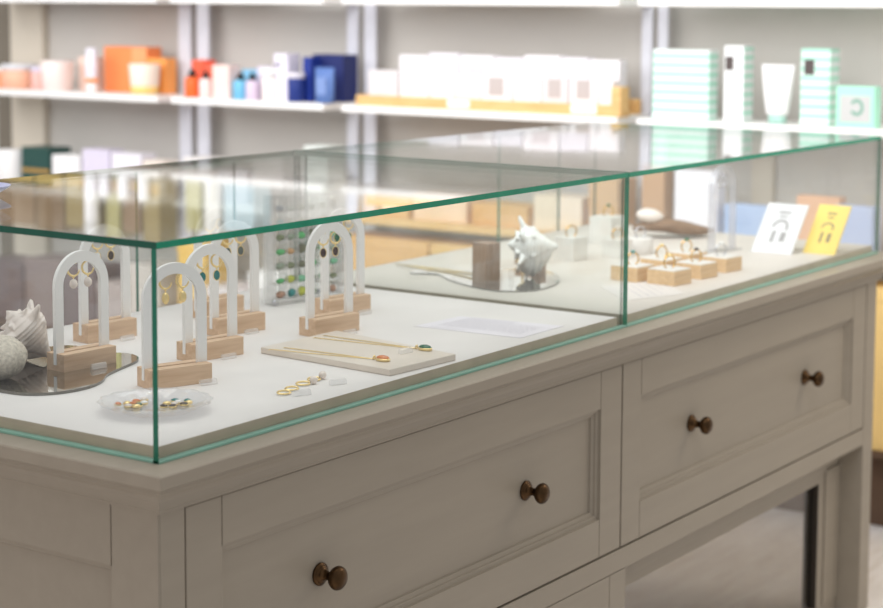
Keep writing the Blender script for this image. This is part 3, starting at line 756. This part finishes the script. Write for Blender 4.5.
# ------------------------------------------------------------------ wall shelving
SX0, SX1 = 2.68, 2.855
BAYS = [(2.548, 3.42, 'orange-product bay'), (1.895, 2.492, 'navy-box bay'), (0.925, 1.828, 'wide card-tray bay'), (-0.08, 0.868, 'mint-box bay')]
LV = [(-0.120,-0.100,'low board behind the glass'), (0.198,0.218,'middle board'), (0.505,0.525,'upper board'), (0.812,0.832,'topmost board')]
ZL = {0:-0.100, 1:0.218, 2:0.525}
for y0, y1, bn in BAYS:
    for z0, z1, ln in LV:
        warm = bn.startswith('wide') and z0 < 0  # warm light on this board is put into its wood colour
        mb = MB(); mb.box(SX0, SX1, y0, y1, z0, z1)
        tag(mb.build('shelf_board', M['ochrewood'] if warm else M['shelf'], bev=0.002), '%s wall shelf board, %s of the %s' % ('honey wood' if warm else 'white', ln, bn), 'shelf', 'wall shelf boards')
for ya, yb, lab in ((2.628,2.572,'left of pair between orange and navy products'),(2.550,2.495,'right of pair between orange and navy products'),
        (1.950,1.905,'left of pair between navy boxes and card tray'),(1.886,1.838,'right of pair between navy boxes and card tray'),
        (0.958,0.921,'left of pair between card tray and mint boxes'),(0.909,0.874,'right of pair between card tray and mint boxes')):
    u = thing('shelf_upright', 'aluminium shelf upright on the wall, '+lab, 'upright', (0,0,0), 0, 'aluminium shelf uprights')
    mb = MB(); mb.box(SX1+0.002, SX1+0.014, yb, ya-0.004, FLOOR+0.22, 1.5); mb.build('post', M['steel'], u, bev=0.004, seg=3)

GP = {0:'products on the orange bay shelf',1:'products on the navy bay shelf',2:'cards in the wooden tray',3:'products on the mint bay shelf'}
def shift(y0, y1, dep):   # the right-hand flank of a box also shows, so its front is narrower than its outline
    return y0 + dep*0.62, y1
def carton(y0, y1, z, h, dep, mat, lab, x=SX0+0.012, name='carton', cat='box', grp=None, lidm=None, band=None, win=None):
    if z == z1: h *= 0.925
    t = thing(name, lab, cat, (x, (y0+y1)/2+(0.60*(x-SX0-0.02) if z == z1 else 0), z), 0, grp); w = (y1-y0)/2
    mb = MB(); mb.box(0, dep, -w, w, 0.0003, h); mb.build('body', mat, t, bev=0.0015)
    if lidm: 
        mb = MB(); mb.box(-0.001, dep+0.001, -w-0.001, w+0.001, h*0.72, h+0.002); mb.build('lid', lidm, t, bev=0.0015)
    if band:
        mb = MB(); mb.box(-0.0008, 0, -w*band[2], w*band[3], h*band[0], h*band[1]); mb.build('printed_label', band[4], t)
    return t
def jar(y, r, z, h, mat, lab, lidm=None, taper=1.0, x=SX0+0.05, name='jar', cat='jar', grp=None, lid=(0.78,1.0), base=None):
    if z == z1: h *= 0.95
    t = thing(name, lab, cat, (x, y+(0.60*(x-SX0-0.02) if z == z1 else 0), z), 0, grp); hb = h*lid[0] if lidm else h
    mb = MB(); mb.lathe([(0,0.0003),(r*0.93*taper,0.0003),(r*taper,h*0.03),(r*(taper+(1-taper)*0.97),hb*0.97),(r*0.97,hb),(0,hb)], 28)
    mb.build('body', mat, t)
    if lidm:
        mb = MB(); mb.lathe([(0,hb),(r*1.02,hb),(r*1.02,h*0.99),(r*0.99,h),(0,h)], 28); mb.build('lid', lidm, t)
    if base:
        mb = MB(); mb.lathe([(r*taper*1.003,h*0.03),(r*(taper+(1-taper)*0.25)*1.006,h*0.28)], 28); mb.build('base_band', base, t)
    return t
def dropper(y, r, z, h, mat, lab, x, grp, cap=None):
    t = thing('dropper_bottle', lab, 'bottle', (x,y,z), 0, grp)
    mb = MB(); mb.lathe([(0,0.0003),(r*0.95,0.0003),(r,0.002),(r,h*0.62),(r*0.9,h*0.68),(r*0.45,h*0.72),(r*0.45,h*0.74),(0,h*0.74)], 22); mb.build('body', mat, t)
    mb = MB(); mb.lathe([(0,h*0.70),(r*0.55,h*0.70),(r*0.55,h*0.86),(r*0.32,h*0.88),(r*0.28,h*0.98),(0,h)], 18); mb.build('cap', cap or flat((34,32,34)), t)
z1 = 0.218
coral = flat((244,170,128)); paleo = flat((250,224,206)); lav = flat((222,214,232)); wht = M['white']
# --- orange bay
jar(3.295,0.034,z1,0.075,coral,'orange jar cut by the left picture edge',wht,grp=GP[0])
jar(3.205,0.058,z1,0.086,flat((246,190,160)),'wide peach jar with white lid',flat((226,226,230)),grp=GP[0],x=SX0+0.06)
jar(3.105,0.028,z1,0.080,flat((240,190,180)),'small pink jar with lilac lid right of the peach jar',lav,grp=GP[0])
jar(3.024,0.055,z1,0.102,flat((250,234,228)),'white tapered candle cup before the pale pink box',taper=0.86,name='candle_cup',cat='candle',grp=GP[0],x=SX0+0.056)
carton(2.885,2.955,z1,0.118,0.05,flat((244,216,202)),'pale pink box standing behind the white candle cup',x=SX0+0.118,grp=GP[0])
t = thing('squeeze_tube','white squeeze tube with orange band before the big orange box','tube',(SX0+0.03,2.862,z1),0,GP[0])
mb = MB(); mb.lathe([(0,0.028),(0.020,0.028),(0.022,0.03),(0.0215,0.09),(0.019,0.142),(0.001,0.143)],20,sx=0.8); mb.build('body',flat((236,232,242)),t)
mb = MB(); mb.lathe([(0,0.0003),(0.019,0.0003),(0.019,0.028),(0,0.028)],20,sx=0.8); mb.build('cap',wht,t)
mb = MB(); mb.lathe([(0.0222,0.032),(0.0222,0.046)],20,sx=0.82); mb.build('band',flat((252,160,80)),t)
carton(2.640,2.830,z1,0.158,0.068,flat((246,146,88)),'big orange gift box on the orange bay shelf',x=SX0+0.104,grp=GP[0],band=(0,1,0.98,-0.30,flat((250,168,116))))
carton(2.560,2.640,z1,0.122,0.05,flat((250,168,92)),'smaller orange box right behind the yellow-based candle',x=SX0+0.106,grp=GP[0])
jar(2.632,0.050,z1,0.101,flat((252,238,222)),'white tapered candle cup with yellow base before the big orange box',taper=0.84,name='candle_cup',cat='candle',grp=GP[0],x=SX0+0.052,base=flat((255,214,130)))
# --- navy bay
dropper(2.425,0.0235,z1,0.088,flat((250,112,52)),'orange dropper bottle with black cap',SX0+0.026,GP[1])
carton(2.385,2.440,z1,0.122,0.05,flat((246,104,74)),'red orange box behind the dropper bottles',x=SX0+0.075,grp=GP[1])
carton(2.350,2.392,z1,0.108,0.05,flat((246,112,84)),'slim coral box right of the red orange box',x=SX0+0.075,grp=GP[1])
dropper(2.370,0.0205,z1,0.083,flat((252,226,220)),'pale pink dropper bottle with black cap',SX0+0.026,GP[1])
carton(2.272,2.338,z1,0.110,0.05,flat((250,222,214)),'pale pink box between pink and blue dropper bottles',x=SX0+0.02,grp=GP[1])
dropper(2.231,0.0225,z1,0.083,flat((120,192,226)),'sky blue dropper bottle with black cap',SX0+0.026,GP[1])
carton(2.178,2.236,z1,0.095,0.04,flat((140,200,232)),'light blue box behind the sky blue bottle',x=SX0+0.075,grp=GP[1])
dropper(2.184,0.0205,z1,0.083,flat((224,206,226)),'lilac dropper bottle with black cap',SX0+0.026,GP[1])
carton(2.118,2.168,z1,0.108,0.05,flat((232,222,240)),'lilac white box behind the cream bottle',x=SX0+0.05,grp=GP[1])
jar(2.112,0.026,z1,0.102,flat((250,240,234)),'cream bottle with white cap before the tall lilac box',wht,x=SX0+0.03,name='cream_bottle',cat='bottle',grp=GP[1],lid=(0.72,1))
carton(2.046,2.098,z1,0.152,0.06,flat((236,230,244)),'tall lilac white box left of the navy jar',x=SX0+0.03,grp=GP[1],band=(0.72,0.80,-0.1,0.8,flat((120,112,130))))
jar(2.012,0.0255,z1,0.090,flat((40,58,130)),'navy jar with white lid',flat((232,228,236)),x=SX0+0.03,grp=GP[1],lid=(0.82,1))
carton(1.960,1.992,z1,0.142,0.06,flat((34,56,140)),'narrow royal blue box between jar and big navy box',x=SX0+0.05,grp=GP[1])
carton(1.850,1.965,z1,0.150,0.07,flat((36,46,104)),'big navy box behind the blue tube',x=SX0+0.095,grp=GP[1])
t = thing('squeeze_tube','mid blue squeeze tube before the big navy box','tube',(SX0+0.03,1.912,z1),0,GP[1])
mb = MB(); mb.loft([[(0.016*math.cos(2*PI*k/24)*a, 0.034*math.sin(2*PI*k/24)*b, z) for k in range(24)] for a,b,z in ((0.5,0.7,0.0003),(1,0.95,0.004),(1,1,0.05),(0.6,1.02,0.085),(0.12,1.04,0.104))],0,True); mb.build('body',flat((96,126,186)),t)
mb = MB(); mb.box(-0.0175,-0.0165,-0.018,0.018,0.025,0.075); mb.build('printed_label',flat((128,152,204)),t)
# --- card tray bay
tr = thing('card_tray','long honey wood tray filled with white soap cards','tray',(SX0+0.008,0,z1),0)
mb = MB(); mb.box(0,0.012,0.945,1.770,0.0003,0.030); mb.build('front_rail',M['ochrewood'],tr,bev=0.001)
mb = MB(); mb.box(0.012,0.158,0.945,1.770,0.0003,0.008); mb.build('bottom',M['ochrewood'],tr)
mb = MB(); mb.box(0.150,0.160,0.945,1.770,0.008,0.040); mb.build('rear_rail',M['ochrewood'],tr)
for yy in (0.918,1.770):
    mb = MB(); mb.box(-0.002,0.045 if yy < 1 else 0.16,yy,yy+(0.028 if yy < 1 else 0.010),0.0003,0.078 if yy < 1 else 0.03); mb.build('end_block',M['ochrewood'],tr,bev=0.001)
for ya, yb in ((1.390,1.463),(0.990,1.068)):
    mb = MB(); mb.box(-0.0015,0,ya,yb,0.006,0.028); mb.build('paper_label',wht,tr)
fronts = [(1.645,1.747,0),(1.531,1.638,0),(1.453,1.540,0),(1.364,1.450,0),(1.263,1.362,1),(1.171,1.258,0),(1.087,1.168,1),(0.996,1.082,1),(0.950,0.992,0)]
ordw = ['first','second','third','fourth','fifth','sixth','seventh','eighth','ninth']
winmat = flat((196,184,180))
for i, (ya, yb, w) in enumerate(fronts):
    t = thing('soap_card','white soap packet in the front row of the tray, %s from the left' % ordw[i],'packet',(SX0+0.022,(ya+yb)/2,z1+0.0085),0,GP[2]+' front'); hw=(yb-ya)/2
    mb = MB(); mb.box(0,0.035,-hw,hw,0,0.093-0.0010*i); mb.build('packet',flat((240,235,236)) if i%3 else flat((228,222,222)),t,bev=0.003)
    if w or i in (0,):
        mb = MB(); mb.box(-0.0008,0,-hw*0.5,hw*0.5,0.034,0.084); mb.build('window',winmat if w else flat((226,218,216)),t)
backs = [(1.615,1.715,0),(1.510,1.612,0),(1.395,1.505,1),(1.298,1.392,0),(1.180,1.294,1),(1.092,1.177,0),(0.996,1.089,0),(0.980,0.988,0)][:7]
for i, (ya, yb, w) in enumerate(backs):
    t = thing('soap_card','tall white soap packet in the rear row of the tray, %s from the left' % ordw[i],'packet',(SX0+0.085,(ya+yb)/2-0.03,z1+0.0085),0,GP[2]+' rear'); hw=(yb-ya)/2
    mb = MB(); mb.box(0,0.04,-hw,hw,0,0.136+0.004*((i*5)%3)); mb.build('packet',flat((234,230,236)) if i%2 else flat((242,238,240)),t,bev=0.003)
    if w:
        mb = MB(); mb.box(-0.0008,0,-hw*0.5,hw*0.5,0.078,0.124); mb.build('window',flat((222,212,214)),t)
# --- mint bay
mint = stripes('mint_stripes',(186,236,216),(244,250,248),0.023,2,0.5); mint2 = stripes('pale_mint_stripes',(176,230,208),(236,247,242),0.023,2,0.55)
carton(0.672,0.832,z1,0.192,0.05,mint2,'wide mint striped box leftmost in the mint bay',grp=GP[3],x=SX0+0.03)
blk = flat((88,78,76))
t = carton(0.580,0.632,z1,0.206,0.058,flat((246,248,247)),'tall white and mint box with black label left of the white tube',grp=GP[3],x=SX0+0.02,band=(0.68,0.86,-0.0,0.85,blk))
mb = MB(); mb.box(0.001,0.057,-0.0272,-0.0262,0.004,0.187); mb.build('striped_flank',mint,t)
t = carton(0.350,0.425,z1,0.202,0.058,mint2,'tall mint striped box with black label right of the white tube',grp=GP[3],x=SX0+0.03,band=(0.66,0.86,-0.05,0.75,blk))
mb = MB(); mb.box(0.001,0.057,-0.0387,-0.0377,0.004,0.184); mb.build('striped_flank',mint,t)
t = thing('cream_tube','white squeeze tube standing on its mint cap','tube',(SX0+0.034,0.492,z1),0,GP[3])
mb = MB(); mb.loft([[(0.019*math.cos(2*PI*k/24)*a, 0.044*math.sin(2*PI*k/24)*b, z) for k in range(24)] for a,b,z in ((0.95,0.62,0.022),(1,0.66,0.028),(1,0.82,0.07),(0.7,0.95,0.115),(0.10,1.0,0.146))],0,True); mb.build('body',wht,t)
mb = MB(); mb.lathe([(0,0.0003),(0.022,0.0003),(0.023,0.022),(0,0.022)],24,sx=0.8); mb.build('cap',flat((176,214,202)),t)
t = carton(0.238,0.336,z1,0.108,0.04,flat((178,240,214)),'small mint box with grey window at the right',grp=GP[3],x=SX0+0.006,band=(0.14,0.78,0.78,0.78,flat((206,206,204))))
mb = MB()
for k in range(10):
    a0, a1 = R(30+300*k/10), R(30+300*(k+1)/10)
    mb.face([mb.bm.verts.new((-0.0014, -0.004+0.018*r*math.cos(a), 0.050+0.021*r*math.sin(a))) for r, a in ((1,a0),(1,a1),(0.6,a1),(0.6,a0))])
mb.build('emblem',flat((132,176,158)),t)

# --- upper boards (mostly above the frame, mirrored in the glass top)
z2 = 0.525
olive = flat((150,132,84)); brn = flat((138,112,84)); och = flat((206,174,98)); gr = flat((170,164,110))
for y0, y1, h, mt, lab in ((3.17,3.36,0.20,brn,'brown box, leftmost on the upper orange bay board'),(3.03,3.16,0.21,flat((128,104,76)),'dark brown box on the upper orange bay board'),(2.90,3.02,0.19,olive,'olive box on the upper orange bay board, left of the white bottle'),(2.775,2.835,0.21,gr,'tall olive box right of the white bottle, upper board'),(2.685,2.76,0.19,brn,'brown slim box in the upper orange bay'),(2.60,2.67,0.215,olive,'rightmost olive box in the upper orange bay')):
    carton(y0,y1,z2,h,0.08,mt,lab,x=SX0+0.06,grp='boxes on the upper orange bay board',band=(0.12,0.28,1,1,och))
jar(2.868,0.024,z2,0.20,wht,'tall white bottle on the upper orange bay board',flat((230,230,228)),x=SX0+0.03,name='lotion_bottle',cat='bottle',grp='white bottles on the upper orange bay board',lid=(0.8,1))
for i, y in enumerate((2.805,2.722,2.635)):
    jar(y,0.017,z2,0.075,wht,'small white bottle on the upper orange bay board, %s before the olive boxes' % ordw[i],wht,x=SX0+0.025,name='lotion_bottle',cat='bottle',grp='white bottles on the upper orange bay board')
for y0, y1, h, mt, lab in ((2.42,2.48,0.16,gr,'olive box on the upper navy bay board'),(2.34,2.40,0.20,flat((216,214,206)),'white box on the upper navy bay board'),(2.20,2.32,0.15,flat((168,190,196)),'blue grey box on the upper navy bay board')):
    carton(y0,y1,z2,h,0.08,mt,lab,x=SX0+0.05,grp='boxes on the upper navy bay board')
carton(1.10,1.75,z2,0.03,0.14,M['ochrewood'],'shallow honey wood tray on the upper wide bay board',x=SX0+0.012,name='wooden_tray',cat='tray')
for i in range(6):
    carton(1.13+i*0.10,1.215+i*0.10,z2+0.03,0.10,0.05,flat((248,244,236)) if i%2 else flat((240,228,206)),'cream packet in the upper wooden tray, %s from the right' % ordw[i],x=SX0+0.05,name='packet',cat='packet',grp='packets in the upper tray')
for i, (y0, y1) in enumerate(((0.62,0.80),(0.50,0.585),(0.37,0.47),(0.20,0.33),(0.05,0.16))):
    carton(y0,y1,z2,0.14+0.03*(i%2),0.07,mint2 if i%2 else flat((160,222,196)),'mint box on the upper mint bay board, %s from the left' % ordw[i],grp='boxes on the upper mint bay board')

# --- low boards, seen over and through the glass
z0_ = -0.100
jar(3.275,0.050,z0_,0.112,wht,'white round pot over the case rim at the left edge',x=SX0+0.06,name='white_pot',cat='pot',grp='things on the low orange bay board')
dg = flat((44,78,72))
t = carton(3.075,3.205,z0_,0.126,0.10,dg,'dark green tin with gold bands on the low board',x=SX0+0.04,name='green_tin',cat='tin',grp='things on the low orange bay board',band=(0.35,0.45,1,1,flat((176,138,74))))
for y0, y1, h, mt, lab in ((2.935,3.06,0.108,wht,'white box on the low board right of the green tin'),(2.80,2.92,0.134,lav,'lilac white box on the low board, tall'),(2.66,2.79,0.128,flat((236,232,240)),'pale lilac box on the low board, in the middle'),(2.56,2.65,0.112,flat((238,226,214)),'cream box on the low board at the right')):
    carton(y0,y1,z0_,h,0.07,mt,lab,x=SX0+0.04,grp='things on the low orange bay board')
for y0, y1, h, mt, lab in ((2.36,2.48,0.13,flat((236,232,228)),'white box on the low navy bay board, leftmost'),(2.22,2.34,0.10,flat((222,220,226)),'pale grey box on the low navy bay board'),(2.08,2.20,0.145,flat((214,208,204)),'greige box on the low navy bay board'),(1.91,2.00,0.19,flat((226,232,226)),'tall pale green box on the low navy bay board')):
    carton(y0,y1,z0_,h,0.08,mt,lab,x=SX0+0.04,grp='boxes on the low navy bay board')
for i, (y0, y1, h, mt) in enumerate(((1.62,1.80,0.055,M['ochrewood']),(1.42,1.60,0.075,flat((244,212,180))),(1.22,1.40,0.060,M['tan']),(1.05,1.20,0.095,flat((246,226,204))),(0.94,1.03,0.15,flat((216,178,140))))):
    carton(y0,y1,z0_,h,0.10,mt,'honey coloured box on the warm wooden low board, %s from the left' % ordw[i],x=SX0+0.04,grp='boxes on the warm low board')
carton(0.640,0.760,z0_,0.19,0.05,flat((244,242,248)),'tall white carton on the low board behind the clear arch',grp='boxes on the low mint bay board')
carton(0.790,0.855,z0_,0.20,0.05,flat((196,160,128)),'tall brown box on the low board left of the white carton',grp='boxes on the low mint bay board')
carton(0.498,0.620,z0_,0.112,0.05,flat((178,200,236)),'light blue display box on the low board right of the clear arch',grp='boxes on the low mint bay board')
carton(0.345,0.460,z0_,0.138,0.04,flat((236,186,150)),'orange box on the low board behind the booklets',x=SX0+0.09,grp='boxes on the low mint bay board')
carton(0.230,0.330,z0_,0.128,0.05,flat((190,202,234)),'light blue display box on the low board at the right end',grp='boxes on the low mint bay board')

# --- base units
zp = -0.560
for y0, y1, bn in BAYS:
    mb = MB(); mb.box(SX0+0.05, WX-0.001, y0-0.026, y1+0.026, FLOOR, zp-0.016); 
    tag(mb.build('plinth', M['plinth'], bev=0.002), 'dark brown plinth along the floor under the '+bn, 'plinth', 'dark plinths under the wall shelves')
    mb = MB(); mb.box(SX0, WX-0.07, y0, y1, zp-0.015, zp)
    tag(mb.build('shelf_board', M['plinth'], bev=0.002), 'dark brown base board on the plinth of the '+bn, 'shelf', 'base shelf boards')
def drawerbox(y0, y1, h, mat, lab, grp, z=zp):
    t = thing('storage_box', lab, 'storage box', (SX0+0.012,(y0+y1)/2,z), 0, grp); w=(y1-y0)/2
    mb = MB(); mb.box(0,0.13,-w,w,0.0003,h); mb.build('box', mat, t, bev=0.003)
    mb = MB(); mb.box(-0.002,0.132,-w-0.002,w+0.002,h-0.03,h+0.002); mb.build('lid', mat, t, bev=0.002)
ch1, ch2 = flat((112,98,98)), flat((134,118,114))
for i,(y0,y1,h,m) in enumerate(((3.18,3.36,0.20,ch1),(3.0,3.17,0.22,ch2),(2.84,2.99,0.215,ch1))):
    drawerbox(y0,y1,h,m,'dark grey lidded storage box on the base shelf, %s from the left' % ordw[i],'dark storage boxes on the base shelf')
drawerbox(2.70,2.83,0.17,flat((180,168,164)),'light grey storage box on the base shelf right of the dark ones','light storage boxes on the base shelf')
drawerbox(2.56,2.69,0.24,flat((206,196,188)),'pale greige storage box on the base shelf left of the yellow box','light storage boxes on the base shelf')
drawerbox(2.37,2.48,0.33,flat((240,196,104)),'tall yellow storage box on the base shelf under the navy bay','yellow storage boxes')
for i,(y0,y1,h,rgb) in enumerate(((2.20,2.36,0.20,(224,214,214)),(2.05,2.19,0.26,(240,238,236)),(1.91,2.04,0.30,(214,210,206)))):
    drawerbox(y0,y1,h,flat(rgb),'pale storage box on the base shelf under the navy bay, %s from the left' % ordw[i],'pale storage boxes under the navy bay')
for i,(y0,y1) in enumerate(((1.53,1.82),(1.23,1.52),(0.93,1.22))):
    drawerbox(y0,y1,0.40,M['tan'] if i!=1 else M['ochrewood'],'honey wood crate on the base shelf under the wide bay, %s from the left' % ordw[i],'honey wood crates')  # bright wood colour carries the warm light of this bay
for i,(y0,y1) in enumerate(((0.56,0.86),(0.24,0.55),(-0.07,0.23))):
    drawerbox(y0,y1,0.395,M['ochre'],'ochre storage box on the base shelf under the mint bay, %s from the left' % ordw[i],'ochre storage boxes')

# ------------------------------------------------------------------ light
w = bpy.data.worlds.new('shop_light'); bpy.context.scene.world = w; w.use_nodes = True
nt = w.node_tree; bg = nt.nodes['Background']; bg.inputs['Color'].default_value = (0.98, 0.98, 1.0, 1); bg.inputs['Strength'].default_value = 0.52
def area(name, loc, target, sx, sy, power, col):
    l = bpy.data.lights.new(name, 'AREA'); l.shape = 'RECTANGLE'; l.size = sx; l.size_y = sy; l.energy = power; l.color = col
    o = bpy.data.objects.new(name, l); C.objects.link(o); o.location = loc
    o.rotation_euler = (Vector(target)-Vector(loc)).to_track_quat('-Z', 'Y').to_euler(); return o
area('ceiling_light_panel', (0.5, 0.3, 2.0), (0.5, 0.3, 0), 3.0, 1.6, 32, (1, 0.99, 0.985))
wl = area('wall_fill_light', (1.0, 1.6, 1.15), (2.9, 1.6, 0.35), 5.0, 1.3, 43, (0.985, 0.99, 1.0)); wl.data.spread = R(130)  # unseen fill added to brighten the shelf wall
area('warm_end_light', (2.6, -1.0, 1.3), (1.9, 0.1, -0.2), 0.8, 0.8, 11, (1, 0.88, 0.72))
area('warm_left_fill', (-2.6, 1.4, 0.5), (0.0, 0.3, -0.1), 1.2, 1.2, 7, (1, 0.70, 0.50))  # weak unseen fill added to warm the cabinet's left end

# ------------------------------------------------------------------ camera
cam = bpy.data.cameras.new('camera'); co = bpy.data.objects.new('camera', cam); C.objects.link(co)
yaw, tilt, roll = R(34.736), R(5.671), R(0.293)
fw = Vector((math.cos(yaw)*math.cos(tilt), math.sin(yaw)*math.cos(tilt), -math.sin(tilt)))
rt = Vector((math.sin(yaw), -math.cos(yaw), 0)); up = rt.cross(fw)
r2 = rt*math.cos(roll)+up*math.sin(roll); u2 = -rt*math.sin(roll)+up*math.cos(roll)
mat = Matrix((r2, u2, -fw)).transposed().to_4x4(); mat.translation = Vector((-1.46202, -1.39561, 0.51634))
co.matrix_world = mat
cam.sensor_width = 36; cam.sensor_fit = 'HORIZONTAL'; cam.lens = 1827.0/883*36; cam.shift_y = -121.8/883
cam.clip_start = 0.05
cam.dof.use_dof = True; cam.dof.focus_distance = 2.42; cam.dof.aperture_fstop = 4.6
sc = bpy.context.scene
sc.camera = co
sc.view_settings.view_transform = 'Standard'; sc.view_settings.look = 'None'
sc.view_settings.exposure = 0.0
sc.cycles.max_bounces = 14; sc.cycles.transparent_max_bounces = 48; sc.cycles.glossy_bounces = 6
sc.cycles.use_denoising = True; sc.cycles.caustics_reflective = False; sc.cycles.caustics_refractive = False
sc.cycles.sample_clamp_indirect = 6
